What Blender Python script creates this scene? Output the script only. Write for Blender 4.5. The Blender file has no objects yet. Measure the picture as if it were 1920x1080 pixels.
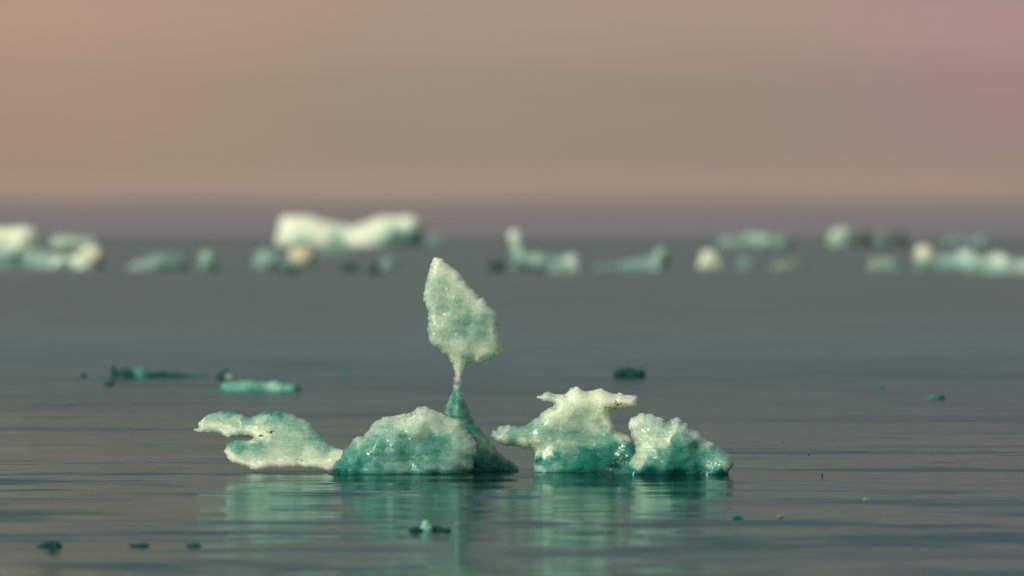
import bpy, math
import numpy as np
from mathutils import Vector, noise

# ------------------------------------------------------------------ camera, sky, sun, exposure
scn = bpy.context.scene
COL = scn.collection
FOCAL, SENSOR = 218.0, 36.0
D0 = 40.0                         # metres to the sculpted ice
HOR = 443.0                       # photo row of the horizon (1920 x 1080 frame)
def px_size(D): return D * SENSOR / FOCAL / 1920.0
CAM_H = (889.0 - HOR) * px_size(D0)

cam_d = bpy.data.cameras.new('camera')
cam = bpy.data.objects.new('camera', cam_d); COL.objects.link(cam)
cam_d.lens = FOCAL; cam_d.sensor_width = SENSOR
cam_d.clip_start = 0.5; cam_d.clip_end = 60000
cam.location = (0, 0, CAM_H)
pitch = math.atan((540 - HOR) / 1920 * SENSOR / FOCAL)
cam.rotation_euler = (math.pi / 2 - pitch, 0, 0)
cam_d.dof.use_dof = True
cam_d.dof.focus_distance = 40.1
cam_d.dof.aperture_fstop = 2.0
scn.camera = cam

SUN_EL, SUN_AZ = math.radians(34), math.radians(-136)     # azimuth from +Y (away from the camera) towards +X
sd = bpy.data.lights.new('sun', 'SUN'); sun = bpy.data.objects.new('sun', sd); COL.objects.link(sun)
sd.energy = 3.25; sd.angle = math.radians(8); sd.color = (1.0, 0.95, 0.77)
sdir = Vector((math.sin(SUN_AZ) * math.cos(SUN_EL), math.cos(SUN_AZ) * math.cos(SUN_EL), math.sin(SUN_EL)))
sun.rotation_euler = (-sdir).to_track_quat('-Z', 'Y').to_euler()
sun.location = sdir * 30

scn.view_settings.view_transform = 'Standard'
scn.view_settings.look = 'None'
scn.view_settings.exposure = 0.0
scn.view_settings.gamma = 1.0
scn.view_settings.use_curve_mapping = False
scn.render.engine = 'CYCLES'
scn.cycles.use_denoising = True
scn.cycles.max_bounces = 10
scn.cycles.transmission_bounces = 8
scn.cycles.sample_clamp_indirect = 4.0

def srgb(r, g, b):
    f = lambda c: c / 12.92 if c <= 0.04045 else ((c + 0.055) / 1.055) ** 2.4
    return (f(r / 255), f(g / 255), f(b / 255), 1)

class NT:
    """short hand for building node trees"""
    def __init__(s, tree): s.t = tree; tree.nodes.clear()
    def n(s, typ, **kw):
        nd = s.t.nodes.new(typ)
        for k, v in kw.items():
            if k.startswith('i_'):
                key = k[2:]; key = int(key) if key.isdigit() else key.replace('_', ' ')
                sock = nd.inputs[key]
                if hasattr(v, 'is_output'): s.t.links.new(v, sock)
                else: sock.default_value = v
            else: setattr(nd, k, v)
        return nd
    def link(s, a, b): s.t.links.new(a, b)
    def math(s, op, a, b=0.0, c=None, clamp=False):
        nd = s.n('ShaderNodeMath', operation=op, use_clamp=clamp)
        for i, v in enumerate((a, b) if c is None else (a, b, c)):
            if hasattr(v, 'is_output'): s.t.links.new(v, nd.inputs[i])
            else: nd.inputs[i].default_value = v
        return nd.outputs[0]
    def ramp(s, fac, stops, interp='LINEAR'):
        nd = s.n('ShaderNodeValToRGB'); cr = nd.color_ramp; cr.interpolation = interp
        while len(cr.elements) < len(stops): cr.elements.new(0.5)
        for e, (p, c) in zip(cr.elements, stops):
            e.position = p; e.color = c if hasattr(c, '__len__') else (c, c, c, 1)
        s.t.links.new(fac, nd.inputs[0]); return nd.outputs[0]
    def mix(s, fac, a, b, blend='MIX'):
        nd = s.n('ShaderNodeMix', data_type='RGBA', blend_type=blend)
        for sock, v in ((nd.inputs[0], fac), (nd.inputs[6], a), (nd.inputs[7], b)):
            if hasattr(v, 'is_output'): s.t.links.new(v, sock)
            else: sock.default_value = v
        return nd.outputs[2]
    def noise(s, vec, scale, detail=3, rough=0.5, out=0, dist=0.0):
        nd = s.n('ShaderNodeTexNoise', i_Scale=scale, i_Detail=detail, i_Roughness=rough, i_Distortion=dist)
        if vec is not None: s.t.links.new(vec, nd.inputs['Vector'])
        return nd.outputs[out]

world = bpy.data.worlds.new('World'); scn.world = world; world.use_nodes = True
w = NT(world.node_tree)
geo = w.n('ShaderNodeTexCoord').outputs['Generated']
sep = w.n('ShaderNodeSeparateXYZ'); w.link(geo, sep.inputs[0])
elev = w.math('ARCSINE', sep.outputs[2])
wm = w.n('ShaderNodeMapping'); w.link(geo, wm.inputs[0]); wm.inputs['Scale'].default_value = (18, 18, 260)
elev_w = w.math('ADD', elev, w.math('MULTIPLY', w.math('SUBTRACT', w.noise(wm.outputs[0], 1.0, 3, .55), .5), w.math('MULTIPLY', elev, .38)))
azim = w.math('ARCTAN2', sep.outputs[0], sep.outputs[1])
# overcast evening sky: dusky mauve bank of cloud on the horizon, brown-pink veil above, grey cloud overhead
t = w.math('POWER', w.math('DIVIDE', elev_w, math.pi / 2, clamp=True), 0.4)   # elevation, stretched near the horizon
def ep(deg): return (deg / 90) ** 0.4
veil = w.ramp(t, [(0.0, srgb(120, 120, 119)), (ep(.12), srgb(125, 121, 120)), (ep(.26), srgb(138, 125, 122)),
                  (ep(.46), srgb(164, 144, 128)), (ep(.75), srgb(157, 141, 125)), (ep(1.3), srgb(158, 143, 126)),
                  (ep(2.1), srgb(171, 150, 134)), (ep(3.2), srgb(136, 134, 130)), (ep(5), srgb(113, 121, 123)), (ep(12), srgb(112, 121, 126)),
                  (ep(25), srgb(140, 146, 146)), (1.0, srgb(150, 156, 160))], 'EASE')
ga = w.math('ADD', w.math('MULTIPLY', azim, 5.0), 0.5, clamp=True)
tint = w.ramp(ga, [(0.08, (1.20, 1.03, .98, 1)), (0.45, (1.0, .995, 1.0, 1)), (0.68, (.98, .97, 1.01, 1)), (0.92, (1.06, .90, 1.08, 1))], 'EASE')
hi = w.math('MULTIPLY', w.math('MULTIPLY', w.math('SUBTRACT', elev, .004), 60, clamp=True), w.math('SUBTRACT', 1.0, w.math('MULTIPLY', w.math('MULTIPLY', w.math('SUBTRACT', elev, .041), 32, clamp=True), .85)))
veil = w.mix(hi, veil, w.mix(1.0, veil, tint, 'MULTIPLY'))
mp = w.n('ShaderNodeMapping'); w.link(geo, mp.inputs[0]); mp.inputs['Scale'].default_value = (6, 6, 30)
cl = w.noise(mp.outputs[0], 1.6, 3, .5)
veil = w.mix(1.0, veil, w.ramp(cl, [(.25, (.97, .975, .985, 1)), (.75, (1.035, 1.03, 1.02, 1))]), 'MULTIPLY')
nish = w.n('ShaderNodeTexSky', sky_type='NISHITA', sun_disc=False)
nish.sun_elevation = SUN_EL; nish.sun_rotation = SUN_AZ; nish.dust_density = 3.0
b1 = w.n('ShaderNodeBackground', i_Color=nish.outputs[0], i_Strength=0.05)
b2 = w.n('ShaderNodeBackground', i_Color=veil, i_Strength=1.0)
mx = w.n('ShaderNodeMixShader', i_0=0.94); w.link(b1.outputs[0], mx.inputs[1]); w.link(b2.outputs[0], mx.inputs[2])
w.link(mx.outputs[0], w.n('ShaderNodeOutputWorld').inputs[0])

# ------------------------------------------------------------------ materials
def new_mat(name):
    m = bpy.data.materials.new(name); m.use_nodes = True
    return m, NT(m.node_tree)

def make_water():
    m, g = new_mat('calm_sea')
    pos = g.n('ShaderNodeNewGeometry').outputs['Position']
    def slopes(sx, sy, scale, detail, amp, rough=.5):
        mp = g.n('ShaderNodeMapping'); g.link(pos, mp.inputs[0]); mp.inputs['Scale'].default_value = (sx, sy, 1)
        c = g.noise(mp.outputs[0], scale, detail, rough, out=1)
        v = g.n('ShaderNodeVectorMath', operation='SUBTRACT'); g.link(c, v.inputs[0]); v.inputs[1].default_value = (.5, .5, .5)
        v2 = g.n('ShaderNodeVectorMath', operation='MULTIPLY'); g.link(v.outputs[0], v2.inputs[0]); v2.inputs[1].default_value = (amp * .4, amp, 0)
        return v2.outputs[0]
    patch = g.n('ShaderNodeMapping'); g.link(pos, patch.inputs[0]); patch.inputs['Scale'].default_value = (.10, .55, 1)
    pn = g.ramp(g.noise(patch.outputs[0], 1.0, 3, .55), [(.36, .35), (.52, .8), (.68, 1.7)])
    a = slopes(.35, 1.0, 1.25, 2, .13)
    b = slopes(.40, 1.0, 5.0, 2, .10)
    sm_ = g.n('ShaderNodeVectorMath', operation='ADD'); g.link(a, sm_.inputs[0]); g.link(b, sm_.inputs[1])
    vs = g.n('ShaderNodeVectorMath', operation='SCALE'); g.link(sm_.outputs[0], vs.inputs[0]); g.link(pn, vs.inputs['Scale'])
    ad = g.n('ShaderNodeVectorMath', operation='ADD'); g.link(vs.outputs[0], ad.inputs[0])
    ad2 = g.n('ShaderNodeVectorMath', operation='ADD'); g.link(ad.outputs[0], ad2.inputs[0]); ad2.inputs[1].default_value = (0, 0, 1)
    nn = g.n('ShaderNodeVectorMath', operation='NORMALIZE'); g.link(ad2.outputs[0], nn.inputs[0])
    sp = g.n('ShaderNodeSeparateXYZ'); g.link(pos, sp.inputs[0])
    rgh = g.n('ShaderNodeMapRange', i_1=44.0, i_2=90.0, i_3=.085, i_4=.28); g.link(sp.outputs[1], rgh.inputs[0]); rgh = rgh.outputs[0]   # the breeze ripples the open water, the lee of the ice lies slick
    frr = g.n('ShaderNodeMapRange', i_1=44.0, i_2=130.0); g.link(sp.outputs[1], frr.inputs[0])
    gc = g.mix(frr.outputs[0], (.485, .665, .675, 1), (.50, .55, .50, 1))
    gl = g.n('ShaderNodeBsdfGlossy', i_Color=gc); g.link(rgh, gl.inputs['Roughness']); g.link(nn.outputs[0], gl.inputs['Normal'])
    df = g.n('ShaderNodeBsdfDiffuse', i_Color=(.012, .035, .034, 1))
    fr = g.n('ShaderNodeFresnel', i_IOR=1.6); g.link(nn.outputs[0], fr.inputs['Normal'])
    ms = g.n('ShaderNodeMixShader'); g.link(fr.outputs[0], ms.inputs[0]); g.link(df.outputs[0], ms.inputs[1]); g.link(gl.outputs[0], ms.inputs[2])
    g.link(ms.outputs[0], g.n('ShaderNodeOutputMaterial').inputs[0])
    return m

def make_ice(name, scale=1.0, fine=1.0, grey=False, clear=1.0):
    """glacier ice: white where it is full of trapped air, clear teal where it is dense and wet, brown where silt is frozen in; some glow, shade and haze is put into the colour"""
    m, g = new_mat(name)
    co = g.n('ShaderNodeTexCoord').outputs['Object']
    bub = g.n('ShaderNodeAttribute', attribute_name='bubbles').outputs['Fac']
    silt = g.n('ShaderNodeAttribute', attribute_name='silt').outputs['Fac']
    tan = g.n('ShaderNodeAttribute', attribute_name='clay').outputs['Fac']
    n1 = g.noise(co, 14 / scale, 4, .6)
    lay = g.n('ShaderNodeMapping'); g.link(co, lay.inputs[0]); lay.inputs['Scale'].default_value = (5 / scale, 5 / scale, 34 / scale)
    lay.inputs['Rotation'].default_value = (0, .12, 0)
    n2 = g.noise(lay.outputs[0], 1.0, 5, .65, dist=.6)
    n3 = g.noise(co, 75 / scale, 3, .65)
    xt = g.n('ShaderNodeTexVoronoi', feature='F1', i_Scale=62 / scale); g.link(co, xt.inputs['Vector'])
    xs = g.n('ShaderNodeSeparateColor'); g.link(xt.outputs['Color'], xs.inputs[0])
    bub = g.math('ADD', bub, g.math('MULTIPLY', g.math('SUBTRACT', xs.outputs[0], .5), .10))
    b = g.math('ADD', bub, g.math('MULTIPLY', g.math('SUBTRACT', n1, .5), .13))
    b = g.math('ADD', b, g.math('MULTIPLY', g.math('SUBTRACT', n2, .5), .36))
    wm = g.n('ShaderNodeMapping'); g.link(co, wm.inputs[0]); wm.inputs['Scale'].default_value = (11 / scale, 11 / scale, 60 / scale); wm.inputs['Rotation'].default_value = (0, -.1, 0)
    wisp = g.math('MULTIPLY', g.math('SUBTRACT', g.noise(wm.outputs[0], 1.0, 4, .7, dist=.8), .56), 5.0, clamp=True)
    b = g.math('SUBTRACT', b, g.math('MULTIPLY', wisp, .20))
    b = g.math('ADD', b, g.math('MULTIPLY', g.math('SUBTRACT', n3, .5), .12), clamp=True)
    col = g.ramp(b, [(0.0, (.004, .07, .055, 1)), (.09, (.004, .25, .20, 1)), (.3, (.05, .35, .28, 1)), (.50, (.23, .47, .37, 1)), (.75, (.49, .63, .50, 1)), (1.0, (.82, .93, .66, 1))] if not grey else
                 [(0.0, (.05, .09, .085, 1)), (.09, (.065, .125, .11, 1)), (.3, (.11, .20, .185, 1)), (.52, (.19, .32, .29, 1)), (.78, (.43, .62, .54, 1)), (1.0, (.80, .88, .70, 1))])  # greyer ramp for far ice: distance haze put into the colour
    if clear < 1 and not grey:
        col = g.ramp(b, [(0.0, (.002, .065, .056, 1)), (.14, (.003, .085, .073, 1)), (.3, (.03, .22, .17, 1)), (.55, (.20, .50, .39, 1)), (.78, (.50, .68, .54, 1)), (1.0, (.84, .89, .70, 1))])
    # grain of the crystals: some faces milky, some glassy
    x2 = g.n('ShaderNodeTexVoronoi', feature='F1', i_Scale=115 / scale); g.link(co, x2.inputs['Vector'])
    xs2 = g.n('ShaderNodeSeparateColor'); g.link(x2.outputs['Color'], xs2.inputs[0])
    val = g.math('ADD', g.math('MULTIPLY', xs.outputs[1], .22), g.math('MULTIPLY', xs2.outputs[1], .42))
    col = g.mix(g.ramp(b, [(.5, .05), (.85, .40)]), col, g.mix(1.0, col, g.ramp(val, [(.0, .55), (.25, .92), (.64, 1.14)]), 'MULTIPLY'))
    # silt grains
    n4 = g.noise(co, 55 / scale, 3, .7)
    grain = g.math('MULTIPLY', g.math('SUBTRACT', g.math('ADD', n4, g.math('MULTIPLY', silt, .38)), .70), 9.0, clamp=True)
    col = g.mix(tan, col, (.62, .50, .30, 1))
    col = g.mix(grain, col, (.12, .085, .03, 1))
    p = g.n('ShaderNodeBsdfPrincipled')
    g.link(col, p.inputs['Base Color'])
    g.link(g.ramp(b, [(0.0, .55 * clear), (.3, .40 * clear), (.55, .2 * clear), (.8, .05), (1.0, .0)]), p.inputs['Transmission Weight'])
    p.inputs['Subsurface Weight'].default_value = 1.0
    p.inputs['Subsurface Radius'].default_value = (.95, 1.0, .97)
    p.inputs['Subsurface Scale'].default_value = .20 * scale
    p.inputs['IOR'].default_value = 1.31
    g.link(g.ramp(n3, [(.3, .08), (.7, .38)]), p.inputs['Roughness'])
    # soft melt hollows under a wet skin of interlocking crystals, each face tilted its own way
    vor = g.n('ShaderNodeTexVoronoi', feature='SMOOTH_F1', i_Scale=17 / scale, i_Smoothness=.4); g.link(co, vor.inputs['Vector'])
    bp = g.n('ShaderNodeBump', i_Strength=.16, i_Distance=.018 * scale * fine); g.link(vor.outputs[0], bp.inputs['Height'])
    bc = g.n('ShaderNodeBump', i_Strength=.5, i_Distance=.010 * scale * fine); g.link(g.noise(co, 110 / scale, 2, .6), bc.inputs['Height'])
    sub = g.n('ShaderNodeVectorMath', operation='SUBTRACT'); g.link(xt.outputs['Color'], sub.inputs[0]); sub.inputs[1].default_value = (.5, .5, .5)
    scl = g.n('ShaderNodeVectorMath', operation='SCALE'); g.link(sub.outputs[0], scl.inputs[0]); scl.inputs['Scale'].default_value = .9
    add = g.n('ShaderNodeVectorMath', operation='ADD'); g.link(scl.outputs[0], add.inputs[0]); g.link(bc.outputs[0], add.inputs[1])
    nrm = g.n('ShaderNodeVectorMath', operation='NORMALIZE'); g.link(add.outputs[0], nrm.inputs[0])
    s3 = g.n('ShaderNodeVectorMath', operation='SCALE'); g.link(sub.outputs[0], s3.inputs[0]); g.link(g.ramp(b, [(.45, .05), (.85, .42)]), s3.inputs['Scale'])
    a3 = g.n('ShaderNodeVectorMath', operation='ADD'); g.link(s3.outputs[0], a3.inputs[0]); g.link(bp.outputs[0], a3.inputs[1])
    n3n = g.n('ShaderNodeVectorMath', operation='NORMALIZE'); g.link(a3.outputs[0], n3n.inputs[0]); g.link(n3n.outputs[0], p.inputs['Normal'])
    k = 1 if clear == 1 else .3
    if clear < 1: p.inputs['Specular IOR Level'].default_value = .2
    g.link(g.ramp(b, [(.1, .35 * k), (.75, .9 * k)]), p.inputs['Coat Weight'])
    p.inputs['Coat IOR'].default_value = 1.4
    p.inputs['Coat Roughness'].default_value = .10
    g.link(nrm.outputs[0], p.inputs['Coat Normal'])
    g.link(p.outputs[0], g.n('ShaderNodeOutputMaterial').inputs[0])
    return m

WATER = make_water()
ICE = make_ice('glacier_ice')
FAR_ICE = {}
def far_ice(s, grey=False):
    k = (round(s, 1), grey)
    if k not in FAR_ICE: FAR_ICE[k] = make_ice('distant_hazed_ice' if grey else 'loose_glacier_ice', k[0], grey=grey, clear=.35)
    return FAR_ICE[k]

# ------------------------------------------------------------------ sea
def sea():
    xs = [-30000, -300, -40, 40, 300, 30000]; ys = [-30000, 5, 60, 300, 2000, 50000]
    v = [(x, y, 0) for y in ys for x in xs]
    f = [(j * 6 + i, j * 6 + i + 1, j * 6 + i + 7, j * 6 + i + 6) for j in range(5) for i in range(5)]
    me = bpy.data.meshes.new('sea'); me.from_pydata(v, [], f); me.update()
    o = bpy.data.objects.new('sea_water', me); COL.objects.link(o)
    me.materials.append(WATER); o['kind'] = 'structure'
    o['label'] = 'calm grey green sea with fine horizontal ripples reaching the horizon'
sea()

# ------------------------------------------------------------------ ice builder
def zoomed(pts, k, ox, oy): return [(ox + x / k, oy + y / k) for x, y in pts]

def roughen(pts, amp, seed, levels=3):
    """midpoint displacement of a closed outline"""
    rng = np.random.default_rng(seed)
    P = [np.array(p, float) for p in pts]
    for l in range(levels):
        Q = []
        for i, p in enumerate(P):
            q = P[(i + 1) % len(P)]; d = q - p; L = np.hypot(*d)
            Q.append(p)
            if L > 2 * amp:
                nrm = np.array((-d[1], d[0])) / max(L, 1e-6)
                Q.append((p + q) / 2 + nrm * rng.normal() * min(amp, .10 * L))
        P = Q
    return np.array(P)

def inside(X, Z, P):
    r = np.zeros(X.shape, bool); n = len(P)
    for i in range(n):
        x1, z1 = P[i]; x2, z2 = P[(i + 1) % n]
        if z1 == z2: continue
        c = ((z1 > Z) != (z2 > Z)) & (X < (x2 - x1) * (Z - z1) / (z2 - z1) + x1)
        r ^= c
    return r

def edge_dist(X, Z, P):
    best = np.full(X.shape, 1e18); n = len(P)
    for i in range(n):
        a = P[i]; d = P[(i + 1) % n] - a; L2 = d @ d
        if L2 < 1e-14: continue
        tt = np.clip(((X - a[0]) * d[0] + (Z - a[1]) * d[1]) / L2, 0, 1)
        best = np.minimum(best, (X - a[0] - tt * d[0]) ** 2 + (Z - a[1] - tt * d[1]) ** 2)
    return np.sqrt(best)

def smooth_field(PX, PY, ctrl, soft, power=2.0):
    num = np.zeros(PX.shape); den = np.zeros(PX.shape)
    for (cx, cy, v) in ctrl:
        wgt = 1.0 / ((PX - cx) ** 2 + (PY - cy) ** 2 + soft ** 2) ** power
        num += wgt * v; den += wgt
    return num / den

def spots(PX, PY, lst):
    r = np.zeros(PX.shape)
    for (cx, cy, rx, ry, v) in lst:
        r = np.maximum(r, v * np.exp(-((PX - cx) / rx) ** 2 - ((PY - cy) / ry) ** 2))
    return r

def ice_mesh(name, outline, D, tf, tb, R, seed, cells=110, bubbles=None, silt=(), clay=(), rough_px=1.5,
             disp=1.0, soft=18, lean=0.0, flare=0.0, mat=None, bump_scale=None, origin=None, jit=.07, white=1.0, notch=0.0, relief=1.0, warp=0.0):
    """a solid lump of ice whose outline seen from the camera's side is `outline` (photo pixels at distance D):
       the two faces bulge tf towards the camera and tb away, full depth R inside the edge"""
    s = px_size(D)
    P = roughen(outline, rough_px, seed)
    P = np.column_stack(((P[:, 0] - 960) * s, CAM_H - (P[:, 1] - HOR) * s))
    lo, hi = P.min(0), P.max(0); size = (hi - lo).max()
    g = size / cells
    nx, nz = int((hi[0] - lo[0]) / g) + 3, int((hi[1] - lo[1]) / g) + 3
    xs = lo[0] - g + np.arange(nx) * g; zs = lo[1] - g + np.arange(nz) * g
    X, Z = np.meshgrid(xs, zs)
    ins = inside(X, Z, P); d = edge_dist(X, Z, P)
    u = np.clip(d / R, 0, 1); prof = np.sqrt(np.clip(1 - (1 - u) ** 2, 0, 1))
    zf = np.clip((hi[1] - Z) / max(hi[1] - max(lo[1], 0), 1e-6), 0, 1)
    wob = np.zeros(X.shape); wob2 = np.zeros(X.shape); mid = np.zeros(X.shape)
    f0 = 3.2 / size
    for j in range(nz):
        for i in range(nx):
            if ins[j, i]:
                v = Vector((X[j, i] * f0, Z[j, i] * f0, seed * 3.7))
                wob[j, i] = noise.fractal(v, 1.0, 2.0, 3); wob2[j, i] = noise.fractal(v + Vector((9, 3, 5)), 1.0, 2.0, 3)
                mid[j, i] = noise.noise(v * .6 + Vector((2, 8, 1)))
    grow = 1 + flare * zf
    if notch: grow = grow * (1 - notch * np.clip(1 - np.abs(Z + .02) / .045, 0, 1) ** .5)
    mid = mid * .35 * min(tf, tb) + lean * (Z - max(lo[1], 0))
    YF = mid - np.maximum(tf * prof * grow * (1 + .35 * wob), g * .4)
    YB = mid + np.maximum(tb * prof * grow * (1 + .35 * wob2), g * .4)
    idx = -np.ones(X.shape, int); idx[ins] = np.arange(ins.sum()); n = int(ins.sum())
    V = np.concatenate((np.column_stack((X[ins], YF[ins], Z[ins])), np.column_stack((X[ins], YB[ins], Z[ins]))))
    cell = ins[:-1, :-1] & ins[1:, :-1] & ins[:-1, 1:] & ins[1:, 1:]
    F = []
    pad = np.zeros((nz + 1, nx + 1), bool); pad[1:-1, 1:-1] = cell
    for j, i in zip(*np.nonzero(cell)):
        a, b, c, e = idx[j, i], idx[j, i + 1], idx[j + 1, i + 1], idx[j + 1, i]
        F.append((a, b, c, e)); F.append((e + n, c + n, b + n, a + n))
        if not pad[j, i + 1]: F.append((a + n, b + n, b, a))
        if not pad[j + 2, i + 1]: F.append((e, c, c + n, e + n))
        if not pad[j + 1, i]: F.append((a, e, e + n, a + n))
        if not pad[j + 1, i + 2]: F.append((b + n, c + n, c, b))
    me = bpy.data.meshes.new('raw'); me.from_pydata([tuple(v) for v in V], [], F); me.update()
    o = bpy.data.objects.new(name, me); COL.objects.link(o)
    r = o.modifiers.new('r', 'REMESH'); r.mode = 'VOXEL'; r.voxel_size = g * .9
    sm = o.modifiers.new('s', 'SMOOTH'); sm.factor = .5; sm.iterations = 1
    dg = bpy.context.evaluated_depsgraph_get()
    m2 = bpy.data.meshes.new_from_object(o.evaluated_get(dg), depsgraph=dg)
    o.modifiers.clear(); o.data = m2; bpy.data.meshes.remove(me); m2.name = name
    nv = len(m2.vertices)
    co = np.empty(nv * 3); m2.vertices.foreach_get('co', co); co = co.reshape(-1, 3)
    no = np.empty(nv * 3); m2.vertices.foreach_get('normal', no); no = no.reshape(-1, 3)
    bs = bump_scale or size
    f1, f2 = 7.0 / bs, 22.0 / bs
    off = np.empty(nv); gn = np.empty(nv); sv = Vector((seed * 1.3, seed * .7, seed * 2.1))
    for k in range(nv):
        v = Vector(co[k])
        a = noise.fractal(v * f1 + sv, .9, 2.1, 4)
        c = noise.voronoi(v * f2 + sv)[0]
        gn[k] = a
        off[k] = .007 * a + .011 * (c[0] - .45) + .003 * noise.ridged_multi_fractal(v * f2 * 1.6 + sv, 1.0, 2.2, 3, 1.0, 2.0) - .003
    co = co + no * (off * bs * disp * relief)[:, None]
    PX = co[:, 0] / s + 960; PY = HOR - (co[:, 2] - CAM_H) / s
    if warp:
        wv = np.array([noise.noise_vector(Vector(c) * (9.0 / bs) + sv) * .7 + noise.noise_vector(Vector(c) * (30.0 / bs) + sv) * .5 for c in co])
        PXw, PYw = PX + warp * wv[:, 0] * 1.6, PY + warp * wv[:, 2]
    else: PXw, PYw = PX, PY
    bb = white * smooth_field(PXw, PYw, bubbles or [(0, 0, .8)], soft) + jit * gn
    if warp:
        crust = np.clip((bb - .55) / .3, 0, 1)
        gr = np.array([noise.ridged_multi_fractal(Vector(c) * (34.0 / bs) + sv, 1.0, 2.3, 2, 1.0, 2.0) for c in co])
        co = co + no * (crust * (gr - .9) * .0016 * bs)[:, None]
    if notch: bb *= np.clip((co[:, 2] + .006) / .014, .3, 1)
    loc = origin if origin is not None else Vector(((lo[0] + hi[0]) / 2, D, 0))
    base = np.array((loc[0], loc[1] - D, 0))
    co -= base
    m2.vertices.foreach_set('co', co.ravel())
    for an, val in (('bubbles', bb), ('silt', spots(PX, PY, silt)), ('clay', spots(PX, PY, clay))):
        at = m2.attributes.new(an, 'FLOAT', 'POINT'); at.data.foreach_set('value', val.astype(np.float32))
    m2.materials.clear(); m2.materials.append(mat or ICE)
    m2.polygons.foreach_set('use_smooth', np.ones(len(m2.polygons), bool)); m2.update()
    o.location = loc
    return o

def describe(o, label, cat, group=None):
    o['label'] = label; o['category'] = cat
    if group: o['group'] = group

# ------------------------------------------------------------------ the sculpted iceberg
berg = bpy.data.objects.new('sculpted_iceberg', None); COL.objects.link(berg)
berg.location = (-.35, D0 + .3, 0)
describe(berg, 'melt-sculpted iceberg with a leaf shaped slab balanced on a thin teal stalk', 'iceberg')
def part(*a, **kw):
    kw.setdefault('notch', .09); kw.setdefault('relief', .34); kw.setdefault('warp', 6.0); kw['soft'] = kw.get('soft', 9) * .6
    o = ice_mesh(*a, origin=Vector((berg.location.x, kw.pop('at'), 0)), **kw)
    D = a[2]
    o.parent = berg; o.location = (0, D - berg.location.y, 0)
    return o

leaf = zoomed([(317,85),(345,95),(385,125),(425,150),(460,185),(515,220),(530,260),(570,300),(600,335),(640,375),(690,405),(715,440),(740,472),(795,515),(812,560),(808,640),(815,690),(820,740),(835,780),(847,812),(825,840),(808,868),(760,885),(700,905),(640,930),(615,915),(590,918),(555,945),(535,985),(522,1020),(530,1075),(470,1075),(468,1020),(455,960),(440,915),(420,890),(400,860),(350,825),(320,805),(285,775),(265,725),(262,690),(247,660),(255,630),(262,595),(250,570),(258,545),(240,490),(228,465),(220,420),(220,375),(235,340),(245,260),(258,210),(270,180),(285,140),(300,100)], 4.154, 740, 460)
o = part('leaf_slab', leaf, 40.55, .09, .10, .05, 3, at=40.55, cells=170, white=.90, rough_px=1.2, disp=.9, bump_scale=.6,
     bubbles=[(816,485,1.0),(830,505,.98),(855,540,.98),(895,560,1.0),(812,540,.8),(800,560,.85),(800,640,.85),(860,580,.74),(920,590,.78),(840,600,.78),(870,622,.60),(900,620,.66),(860,640,.80),(930,640,.86),(905,665,.95),(860,670,.85),(850,690,.98),(860,712,.9)],
     silt=[(797,574,3,14,1.0),(870,625,30,8,.35),(868,668,8,5,.4),(910,570,16,5,.4)], soft=14)
o['label'] = 'leaf shaped slab of pale bubbly ice'

spire = [(850,706),(864,706),(866,718),(865,734),(871,742),(877,757),(884,774),(894,792),(906,809),(917,822),(927,832),(935,845),(946,857),(960,865),(973,874),(975,880),
         (978,905),(972,940),(830,940),(815,900),(820,860),(825,820),(829,790),(834,770),(838,757),(844,742),(849,732),(851,720)]
o = part('spire', spire, 40.7, .16, .2, .12, 5, at=40.7, cells=150, flare=.6, rough_px=1.0, disp=1.1, bump_scale=.5,
     bubbles=[(858,704,.7),(858,722,.55),(855,745,.40),(860,770,.46),(870,800,.40),(890,825,.30),(900,840,.48),(920,842,.46),(900,860,.18),(940,865,.14),(960,876,.02),(900,880,.04)], soft=9, jit=.22)
o['label'] = 'dark teal clear ice spire under the slab'

dome = zoomed([(60,995),(110,940),(130,900),(180,870),(200,810),(240,770),(275,720),(320,665),(345,662),(380,670),(400,635),(440,600),(470,550),(500,520),(560,490),(640,480),(690,470),(750,460),(810,455),(850,430),(875,402),(910,400),(945,395),(975,415),(1030,435),(1080,452),(1130,480),(1180,500),(1250,515),(1280,545),(1300,590),(1340,640),(1385,690),(1410,740),(1415,800),(1400,850),(1385,900),(1390,930),(1370,965),(1340,985),(1335,1010),(1330,1250),(120,1250),(70,1040)], 4.8, 600, 680)
part('rounded_dome', dome, 40.2, .22, .3, .13, 8, at=40.2, cells=190, lean=.25, white=.86, rough_px=1.2, disp=.8, bump_scale=.9,
     bubbles=[(795,768,1.0),(760,785,.97),(715,785,.88),(840,785,.98),(870,800,.95),(690,805,.85),(672,822,.8),(725,805,.66),(780,805,.84),(820,800,.86),(660,835,.45),(700,825,.5),(760,825,.44),(820,825,.45),(860,830,.66),(885,830,.85),(640,860,.42),(690,850,.50),(700,862,.52),(722,872,.56),(690,877,.5),(662,860,.45),(657,872,.3),(720,852,.48),(750,850,.42),(820,850,.44),(870,855,.66),(625,880,.04),(650,880,.10),(672,868,.22),(700,880,.56),(760,880,.64),(820,880,.64),(880,878,.92),(710,868,.2),(640,872,.3),(760,888,.25),(680,891,.04),(820,891,.2),(870,890,.5)],
     silt=[(830,815,26,6,.35),(812,815,8,5,.4),(872,868,12,6,.45),(777,873,4,5,.7)], soft=11)

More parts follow.
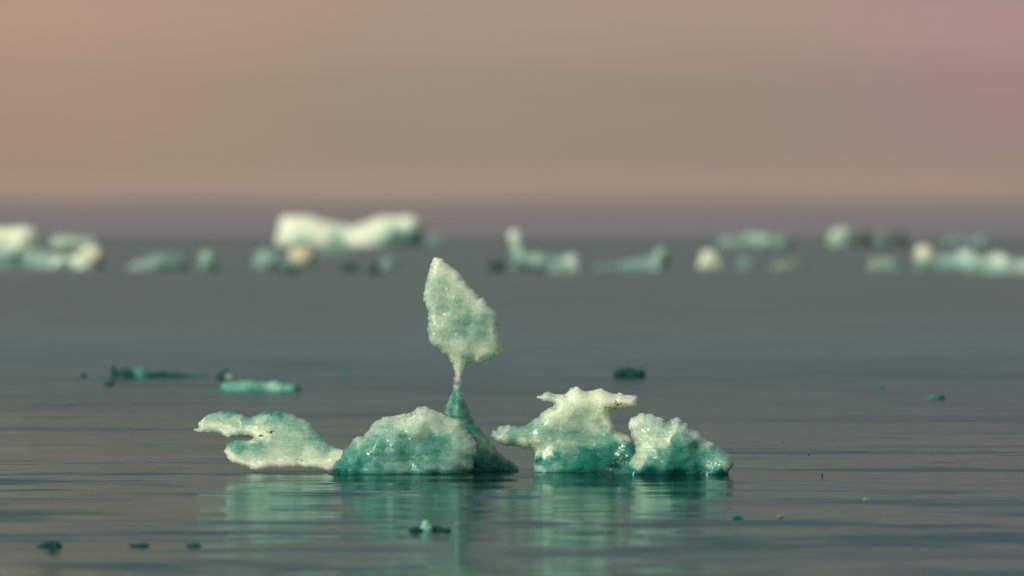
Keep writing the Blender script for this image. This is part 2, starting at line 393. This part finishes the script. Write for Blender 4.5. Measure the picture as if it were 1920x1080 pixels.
arm = zoomed([(105,400),(150,385),(180,372),(165,345),(180,315),(215,285),(250,250),(290,230),(350,215),(400,200),(450,195),(520,200),(580,210),(640,225),(700,258),(740,266),(790,255),(850,235),(890,210),(950,190),(990,188),(1010,205),(1080,205),(1150,215),(1220,230),(1265,245),(1290,270),(1350,285),(1410,315),(1450,345),(1465,385),(1510,430),(1560,480),(1600,525),(1650,565),(1700,590),(1760,610),(1810,620),(1900,650),(1960,700),(1960,820),(1800,850),(1680,872),(1635,868),(1610,850),(1540,830),(1450,825),(1340,815),(1250,825),(1180,820),(1100,832),(1040,820),(980,830),(920,848),(850,862),(810,855),(770,835),(700,805),(620,785),(550,760),(510,730),(500,690),(465,650),(480,615),(495,590),(488,572),(510,556),(545,535),(600,510),(660,518),(720,520),(775,508),(810,488),(775,478),(745,464),(710,474),(650,468),(590,474),(545,494),(512,516),(490,485),(440,465),(380,435),(330,430),(275,448),(230,435),(170,435)], 6, 340, 740)
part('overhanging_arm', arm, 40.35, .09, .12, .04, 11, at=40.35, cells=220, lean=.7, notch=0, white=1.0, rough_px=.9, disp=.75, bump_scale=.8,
     bubbles=[(360,807,1.0),(372,795,.88),(385,782,.62),(410,774,.3),(430,774,.34),(410,786,.62),(440,790,.68),(460,787,.5),(400,803,1.0),(425,812,1.08),(470,815,1.05),(495,812,.95),(500,774,.2),(530,776,.25),(500,787,.6),(535,784,.5),(490,795,.75),(540,790,.55),(520,805,.7),(570,800,.55),(590,820,.48),(610,838,.5),(430,834,.38),(450,840,.42),(480,838,.45),(520,830,.7),(560,830,.66),(425,852,.98),(460,852,.68),(520,850,.75),(580,850,.78),(630,855,.9),(445,868,1.0),(482,882,1.1),(530,874,1.05),(580,873,1.08),(615,878,1.1)],  # lower rim: bubbly ice, with transmitted glow put into its whiteness
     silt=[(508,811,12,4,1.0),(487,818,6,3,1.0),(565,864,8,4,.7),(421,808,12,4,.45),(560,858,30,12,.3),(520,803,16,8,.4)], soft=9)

block = zoomed([(110,705),(135,655),(190,650),(200,615),(260,600),(330,580),(390,600),(430,605),(500,595),(560,560),(620,510),(670,475),(700,440),(770,395),(840,345),(790,325),(740,318),(700,312),(660,292),(630,268),(680,255),(720,220),(770,210),(815,230),(850,240),(900,235),(960,240),(1000,205),(1040,168),(1090,152),(1130,170),(1170,203),(1220,210),(1280,200),(1330,180),(1390,185),(1430,205),(1480,228),(1550,230),(1610,235),(1660,250),(1740,250),(1775,262),(1797,248),(1765,290),(1772,340),(1768,400),(1720,403),(1650,395),(1560,415),(1500,415),(1455,430),(1475,475),(1490,540),(1515,590),(1540,650),(1600,670),(1640,690),(1690,722),(1720,760),(1755,820),(1770,880),(1800,960),(1840,1060),(1850,1300),(640,1300),(605,1140),(598,1050),(600,1000),(615,940),(615,890),(590,860),(545,838),(510,860),(490,850),(440,835),(380,830),(320,828),(260,812),(200,790),(150,760)], 6, 900, 700)
part('winged_block', block, 40.4, .14, .2, .06, 14, at=40.4, cells=220, lean=.35, white=1.0, rough_px=1.0, disp=.8, bump_scale=.8,
     bubbles=[(1010,745,.9),(1030,740,.7),(1050,742,.95),(1083,730,1.1),(1130,735,1.08),(1190,745,1.05),(1180,760,1.0),(1150,758,.95),(1100,752,.9),(1060,765,.9),(1100,775,.84),(1140,775,.95),(1145,790,.95),(1030,785,.82),(1080,795,.78),(1120,795,.78),(950,805,.72),(925,815,.6),(945,806,.55),(960,815,.45),(985,808,.48),(1020,810,.58),(1080,812,.54),(1130,808,.50),(940,828,.85),(980,835,.95),(1010,825,.7),(1060,828,.62),(1100,830,.55),(1140,818,.42),(1165,815,.75),(1180,820,.85),(1005,848,1.0),(1030,846,.95),(1050,838,.6),(1180,835,.16),(1150,840,.18),(1100,846,.2),(1040,856,.14),(1010,860,.12),(1060,866,.3),(1110,865,.12),(1160,860,.1),(1010,880,.6),(1045,880,.4),(1090,880,.08),(1150,880,.04),(1170,872,.04)],
     silt=[(1157,757,20,8,.62),(1135,775,6,8,.5),(1080,810,40,6,.4),(1030,825,12,6,.4),(1150,765,30,5,.6)], clay=[(1158,762,26,7,.35),(1135,776,7,10,.35),(1185,765,10,6,.25)], soft=9)

jag = zoomed([(60,1010),(180,910),(280,830),(350,740),(360,660),(330,600),(300,540),(290,470),(265,430),(255,380),(280,320),(330,290),(390,255),(450,235),(500,245),(545,240),(590,270),(650,285),(700,300),(740,345),(765,345),(800,315),(850,290),(900,290),(930,320),(945,360),(985,360),(1020,395),(1050,440),(1100,460),(1140,470),(1180,510),(1240,560),(1305,600),(1370,635),(1440,680),(1500,730),(1560,790),(1590,840),(1592,890),(1580,920),(1530,965),(1525,1000),(1500,1300),(160,1300),(50,1060)], 6.75, 1140, 740)
part('jagged_block', jag, 40.15, .18, .22, .08, 17, at=40.15, cells=190, lean=.2, white=.9, rough_px=1.3, disp=1.15, bump_scale=.7,
     bubbles=[(1180,795,.95),(1205,782,.92),(1225,785,.85),(1200,805,.78),(1230,800,.72),(1250,795,.6),(1270,788,.9),(1255,815,.9),(1285,800,.9),(1220,830,.84),(1240,825,.95),(1200,840,.95),(1195,855,.85),(1300,815,.9),(1330,828,.85),(1290,822,.56),(1265,825,.40),(1270,840,.34),(1300,835,.38),(1230,848,.50),(1340,840,.42),(1355,850,.46),(1370,862,.55),(1345,858,.6),(1320,855,.44),(1190,865,.7),(1220,862,.45),(1260,860,.38),(1290,865,.28),(1180,882,.1),(1220,880,.12),(1270,882,.08),(1310,878,.06),(1335,872,.55),(1362,876,1.0),(1350,886,0),(1365,886,0)],
     silt=[(1195,862,16,5,.4),(1215,866,20,5,.35),(1250,818,12,5,.4)], clay=[(1190,861,12,5,.4),(1220,866,18,5,.25)], soft=8)

keel_pts = [(640,900),(1360,900),(1330,1000),(1200,1060),(800,1060),(690,1000)]
part('submerged_keel', keel_pts, 40.45, .22, .25, .2, 19, at=40.45, cells=40, bubbles=[(900,950,.1)], disp=.5)

# ------------------------------------------------------------------ loose ice on the water
def floe(name, label, cat, top, wl, seed, depth=.5, bubbles=None, silt=(), clay=(), cells=46, rough_px=1.0, disp=1.0, soft=None, group=None, parent=None, draft=None, jit=.12):
    """top: outline above the water from left to right; wl: row of its waterline"""
    xl, xr = top[0][0], top[-1][0]; wpx = xr - xl
    hpx = wl - min(y for _, y in top)
    D = D0 * (889 - HOR) / (wl - HOR)
    s = px_size(D)
    T = depth * wpx * s * .5
    Dc = D + T * .8
    k = D / Dc
    tp = [(960 + (x - 960) * 1.0, y) for x, y in top]
    dr = draft or max(hpx * .8, wpx * .12)
    out = tp + [(xr - wpx * .03, wl + dr * .5), (xr - wpx * .12, wl + dr), (xl + wpx * .12, wl + dr), (xl + wpx * .03, wl + dr * .5)]
    o = ice_mesh(name, out, Dc, T, T, max(min(hpx + dr, wpx) * .5, 1) * s, seed, cells=cells, bubbles=bubbles, silt=silt, clay=clay,
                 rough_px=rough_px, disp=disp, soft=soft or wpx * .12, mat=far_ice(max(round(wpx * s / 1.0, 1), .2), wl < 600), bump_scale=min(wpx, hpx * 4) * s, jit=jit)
    if parent is None: describe(o, label, cat, group)
    return o

G_MID = 'dark scraps of ice floating behind the iceberg'
floe('ice_floe', 'long dark teal floe with a jagged raised left end, floating behind the iceberg', 'ice floe',
     [(207,708),(207,690),(209,683),(216,685),(222,694),(230,690),(236,688),(246,692),(262,690),(268,688),(276,694),(290,696),(304,694),(314,698),(340,699),(360,700),(386,703),(391,706)], 708, 21, .5,
     [(215,695,.02),(240,698,.03),(266,696,.4),(280,698,.2),(300,700,.03),(340,703,.08),(385,705,.2)], soft=8, cells=90, jit=.05)
o = floe('ice_shard', 'small tilted shard, half dark and half white, right of the long dark floe', 'ice fragment',
     [(404,708),(408,702),(418,695),(428,690),(430,697),(433,703),(434,710)], 711, 22, .6, [(412,702,.02),(422,696,.05),(430,704,1.0)], soft=4, cells=36, jit=.03)
floe('ice_floe', 'flat pale turquoise floe lying behind the overhanging arm', 'ice floe',
     [(412,728),(416,719),(430,716),(450,715),(480,715),(505,716),(530,718),(555,721),(564,724),(566,730)], 732, 23, .5,
     [(420,722,.42),(470,718,.52),(510,722,.62),(545,724,.48),(562,727,.12),(480,730,.34)], soft=10, cells=70)
floe('ice_fragment', 'tiny dark scrap left of the long dark floe', 'ice fragment', [(149,706),(152,700),(157,699),(161,702),(163,706)], 707, 24, .8, [(155,703,.1)], cells=24)
floe('ice_fragment', 'small low dark scrap just below the left end of the long dark floe', 'ice fragment', [(190,721),(196,716),(205,715),(212,716),(216,720)], 722, 25, .8, [(203,718,.08)], cells=26)
floe('ice_fragment', 'faint dark speck left of the leaf slab stalk', 'ice fragment', [(637,697),(640,692),(645,692),(648,697)], 698, 26, .8, [(640,694,.3)], cells=18)
floe('ice_lump', 'rounded dark green lump floating behind the winged block', 'ice lump',
     [(1148,706),(1150,696),(1158,691),(1172,689),(1186,690),(1198,692),(1208,691),(1211,699),(1210,706)], 708, 27, .7, [(1180,698,.0),(1207,697,.08)], cells=50, jit=.04)
floe('ice_fragment', 'small dark green scrap alone on the water at far right', 'ice fragment', [(1738,747),(1744,741),(1754,741),(1760,744),(1765,739),(1771,741),(1773,747)], 748, 28, .7, [(1750,744,.3),(1768,744,.05)], soft=5, cells=30, jit=.05)
floe('ice_fragment', 'dark speck above and left of the small dark green scrap at right', 'ice fragment', [(1648,726),(1650,720),(1655,720),(1658,726)], 727, 29, .8, [(1652,723,.3)], cells=18)
G_DOT = None
floe('ice_fragment', 'tiny black dot of ice right of the jagged block', 'ice fragment', [(1513,852),(1514,848),(1517,848),(1519,852)], 852, 30, .9, [(1516,850,.0)], silt=[(1516,850,5,5,1)], cells=14)
floe('ice_fragment', 'tiny brown dot of ice near the waterline right of the jagged block', 'ice fragment', [(1539,891),(1540,887),(1543,887),(1544,891)], 891, 31, .9, [(1541,889,.3)], silt=[(1541,889,5,5,1)], cells=14)
floe('ice_fragment', 'highest of the tiny dark dots right of the jagged block', 'ice fragment', [(1465,829),(1466,826),(1468,826),(1469,829)], 829, 32, .9, [(1466,827,.2)], cells=14)
floe('ice_fragment', 'small dark blue scrap below the right end of the iceberg', 'ice fragment', [(1372,971),(1376,966),(1384,965),(1391,968),(1394,971)], 972, 33, .7, [(1383,968,.2)], cells=24)
floe('ice_fragment', 'small yellowish scrap right of the dark blue scrap', 'ice fragment', [(1455,970),(1459,966),(1466,965),(1472,970)], 971, 34, .7, [(1463,967,.25)], clay=[(1463,967,9,5,.3)], cells=24)
floe('ice_fragment', 'small flat yellowish scrap alone at lower right', 'ice fragment', [(1617,937),(1621,933),(1627,933),(1631,937)], 938, 35, .7, [(1624,935,.3)], clay=[(1624,935,9,5,.3)], cells=24)
# fragment with a pale crest in front of the dome
frag = bpy.data.objects.new('ice_fragment', None); COL.objects.link(frag)
fD = D0 * (889 - HOR) / (996 - HOR); frag.location = ((806 - 960) * px_size(fD), fD, 0)
describe(frag, 'low fragment with two dark humps and a white crest, in front of the dome', 'ice fragment')
for nm, tp, wl, sd_, bb in (('dark_hump', [(764,994),(770,989),(780,987),(790,990),(795,994)], 996, 36, .03), ('white_crest', [(787,992),(791,979),(796,975),(801,976),(806,981),(812,990)], 993, 37, .6),
                           ('dark_hump', [(803,992),(809,986),(816,984),(824,985),(830,990)], 994, 38, .0), ('dark_hump', [(826,994),(833,989),(841,989),(847,994)], 996, 39, .06)):
    o = floe(nm, '', '', tp, wl, sd_, .7, [(800,985,bb)], cells=26, parent=frag, jit=.03)
    o.location = o.location - frag.location; o.parent = frag
# nearest scraps along the bottom edge
floe('ice_fragment', 'dark teal scrap nearest the camera at bottom left', 'ice fragment', [(66,1024),(76,1020),(88,1016),(100,1013),(110,1015),(118,1024)], 1025, 40, .6, [(95,1018,.02)], cells=30)
floe('ice_fragment', 'low dark scrap at the bottom edge, between two other dark scraps', 'ice fragment', [(240,1023),(250,1019),(264,1017),(278,1019),(286,1023)], 1024, 41, .6, [(264,1020,.1)], cells=26)
floe('ice_fragment', 'low dark scrap at the bottom edge below the overhanging arm', 'ice fragment', [(344,1023),(356,1018),(370,1017),(384,1023)], 1024, 42, .6, [(366,1020,.15)], cells=26)

# ------------------------------------------------------------------ distant icebergs and floes
G = 'distant bergs and floes near the horizon'
def far(label, cat, name, top, wl, seed, **kw): return floe(name, label, cat, top, wl, seed, kw.pop('depth', .5), group=None, rough_px=kw.pop('rough_px', 1.5), **kw)
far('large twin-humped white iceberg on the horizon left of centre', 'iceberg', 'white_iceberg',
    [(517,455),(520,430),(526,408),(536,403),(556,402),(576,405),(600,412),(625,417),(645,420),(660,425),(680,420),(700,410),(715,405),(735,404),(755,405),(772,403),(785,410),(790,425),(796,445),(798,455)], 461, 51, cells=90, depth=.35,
    bubbles=[(540,420,1.2),(600,430,1.2),(660,435,1.1),(720,420,1.15),(770,415,1.15),(560,452,.75),(640,455,.72),(740,448,.4),(780,445,.2),(790,435,.6)], soft=14)  # low values at the lower right put its blue shade into the colour
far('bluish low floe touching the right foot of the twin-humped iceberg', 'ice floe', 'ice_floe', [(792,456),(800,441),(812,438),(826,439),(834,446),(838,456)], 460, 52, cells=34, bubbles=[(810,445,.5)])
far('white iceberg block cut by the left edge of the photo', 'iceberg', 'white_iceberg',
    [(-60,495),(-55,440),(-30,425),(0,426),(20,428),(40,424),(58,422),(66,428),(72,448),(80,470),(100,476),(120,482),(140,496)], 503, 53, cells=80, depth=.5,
    bubbles=[(0,440,1.2),(40,440,1.2),(60,440,1.15),(0,470,.8),(50,470,.9),(0,488,.5),(35,492,.25),(60,486,.72),(100,488,.7)], soft=14)  # cyan shade along the foot is put into the ice colour
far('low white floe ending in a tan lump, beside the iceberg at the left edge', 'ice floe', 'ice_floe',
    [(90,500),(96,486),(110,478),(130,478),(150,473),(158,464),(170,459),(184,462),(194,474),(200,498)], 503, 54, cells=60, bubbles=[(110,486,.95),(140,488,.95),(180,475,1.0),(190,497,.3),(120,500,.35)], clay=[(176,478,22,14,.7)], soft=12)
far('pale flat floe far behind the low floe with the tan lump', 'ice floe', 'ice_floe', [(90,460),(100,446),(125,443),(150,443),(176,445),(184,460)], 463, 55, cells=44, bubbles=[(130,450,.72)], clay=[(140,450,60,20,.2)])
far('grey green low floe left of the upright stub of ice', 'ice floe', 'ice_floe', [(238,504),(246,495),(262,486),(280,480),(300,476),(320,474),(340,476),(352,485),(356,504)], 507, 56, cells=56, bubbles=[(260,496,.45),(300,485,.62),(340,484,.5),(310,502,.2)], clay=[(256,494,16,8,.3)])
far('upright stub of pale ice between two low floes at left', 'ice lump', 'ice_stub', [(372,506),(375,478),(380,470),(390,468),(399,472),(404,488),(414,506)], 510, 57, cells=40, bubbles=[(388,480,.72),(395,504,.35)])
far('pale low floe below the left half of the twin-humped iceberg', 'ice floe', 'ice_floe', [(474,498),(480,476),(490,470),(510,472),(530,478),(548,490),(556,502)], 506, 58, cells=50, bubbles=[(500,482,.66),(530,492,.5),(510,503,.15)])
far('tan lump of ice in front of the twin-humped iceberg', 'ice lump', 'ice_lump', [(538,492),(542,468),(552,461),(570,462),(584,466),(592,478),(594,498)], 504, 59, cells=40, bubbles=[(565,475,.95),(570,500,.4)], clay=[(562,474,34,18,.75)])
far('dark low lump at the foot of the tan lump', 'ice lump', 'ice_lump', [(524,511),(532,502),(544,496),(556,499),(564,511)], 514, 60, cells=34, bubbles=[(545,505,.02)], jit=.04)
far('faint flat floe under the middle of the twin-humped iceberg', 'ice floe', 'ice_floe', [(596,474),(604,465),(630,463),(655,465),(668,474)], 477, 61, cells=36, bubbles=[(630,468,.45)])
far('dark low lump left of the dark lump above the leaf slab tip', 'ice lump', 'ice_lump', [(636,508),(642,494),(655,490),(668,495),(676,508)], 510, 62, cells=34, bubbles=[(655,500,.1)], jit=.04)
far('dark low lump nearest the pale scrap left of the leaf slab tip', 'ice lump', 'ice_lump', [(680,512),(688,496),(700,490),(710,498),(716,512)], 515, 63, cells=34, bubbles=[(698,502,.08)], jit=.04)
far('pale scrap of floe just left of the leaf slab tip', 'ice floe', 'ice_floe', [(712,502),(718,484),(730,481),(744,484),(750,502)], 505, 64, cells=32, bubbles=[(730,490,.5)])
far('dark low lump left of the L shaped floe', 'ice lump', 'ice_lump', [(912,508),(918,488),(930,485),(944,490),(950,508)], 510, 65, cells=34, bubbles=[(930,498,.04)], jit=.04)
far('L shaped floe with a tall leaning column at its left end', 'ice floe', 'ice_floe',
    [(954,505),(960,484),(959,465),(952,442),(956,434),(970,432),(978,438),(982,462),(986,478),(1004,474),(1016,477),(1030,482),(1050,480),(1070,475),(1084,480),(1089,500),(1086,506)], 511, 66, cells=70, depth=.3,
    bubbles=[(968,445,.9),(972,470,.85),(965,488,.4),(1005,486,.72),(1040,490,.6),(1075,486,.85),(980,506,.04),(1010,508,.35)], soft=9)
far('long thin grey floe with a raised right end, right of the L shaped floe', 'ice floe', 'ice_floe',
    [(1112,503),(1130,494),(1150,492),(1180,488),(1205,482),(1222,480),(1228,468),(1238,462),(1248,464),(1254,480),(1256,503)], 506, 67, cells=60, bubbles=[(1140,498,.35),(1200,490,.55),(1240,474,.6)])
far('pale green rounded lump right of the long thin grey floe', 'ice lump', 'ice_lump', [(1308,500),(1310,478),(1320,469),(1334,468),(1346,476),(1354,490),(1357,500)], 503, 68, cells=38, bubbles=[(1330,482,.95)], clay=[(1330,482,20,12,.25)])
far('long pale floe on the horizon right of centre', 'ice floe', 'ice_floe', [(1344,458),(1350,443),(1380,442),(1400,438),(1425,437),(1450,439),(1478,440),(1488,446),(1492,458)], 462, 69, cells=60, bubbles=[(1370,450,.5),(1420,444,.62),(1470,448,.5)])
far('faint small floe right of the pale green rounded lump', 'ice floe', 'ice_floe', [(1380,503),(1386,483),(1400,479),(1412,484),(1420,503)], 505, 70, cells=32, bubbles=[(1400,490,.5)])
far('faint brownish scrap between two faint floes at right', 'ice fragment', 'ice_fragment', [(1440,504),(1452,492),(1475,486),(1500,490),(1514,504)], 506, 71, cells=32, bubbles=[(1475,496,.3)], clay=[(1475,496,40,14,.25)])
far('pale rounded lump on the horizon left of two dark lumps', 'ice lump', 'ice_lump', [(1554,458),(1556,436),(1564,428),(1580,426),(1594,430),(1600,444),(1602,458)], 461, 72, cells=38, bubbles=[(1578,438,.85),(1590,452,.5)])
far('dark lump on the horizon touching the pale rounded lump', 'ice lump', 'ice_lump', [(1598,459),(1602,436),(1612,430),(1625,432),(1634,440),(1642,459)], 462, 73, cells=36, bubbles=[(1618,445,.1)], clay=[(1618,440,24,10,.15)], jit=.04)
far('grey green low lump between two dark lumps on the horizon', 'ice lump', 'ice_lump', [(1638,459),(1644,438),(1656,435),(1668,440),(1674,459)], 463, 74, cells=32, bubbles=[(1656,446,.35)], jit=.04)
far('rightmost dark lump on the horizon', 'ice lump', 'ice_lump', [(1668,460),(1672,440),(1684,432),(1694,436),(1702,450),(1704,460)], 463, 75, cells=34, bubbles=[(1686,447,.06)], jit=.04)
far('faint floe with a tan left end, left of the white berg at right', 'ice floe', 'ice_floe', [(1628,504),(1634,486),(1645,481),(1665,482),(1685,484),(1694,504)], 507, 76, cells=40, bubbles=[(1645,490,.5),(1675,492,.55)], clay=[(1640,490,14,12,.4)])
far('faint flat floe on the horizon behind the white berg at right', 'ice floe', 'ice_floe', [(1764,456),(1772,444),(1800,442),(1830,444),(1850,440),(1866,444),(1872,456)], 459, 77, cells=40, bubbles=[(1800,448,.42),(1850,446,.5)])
far('white berg with turquoise flanks and a tan lump, at the right edge', 'iceberg', 'white_iceberg',
    [(1712,506),(1714,470),(1720,459),(1736,458),(1748,466),(1758,476),(1775,478),(1792,476),(1804,468),(1816,465),(1828,474),(1845,480),(1860,474),(1875,471),(1892,478),(1910,484),(1935,486),(1960,508)], 513, 78, cells=90, depth=.35,
    bubbles=[(1732,468,1.0),(1770,486,.68),(1815,478,.82),(1845,490,.7),(1875,482,.88),(1910,492,.78),(1730,500,.4),(1780,504,.55),(1850,506,.6),(1900,506,.6)], clay=[(1732,472,18,13,.75)], soft=12)
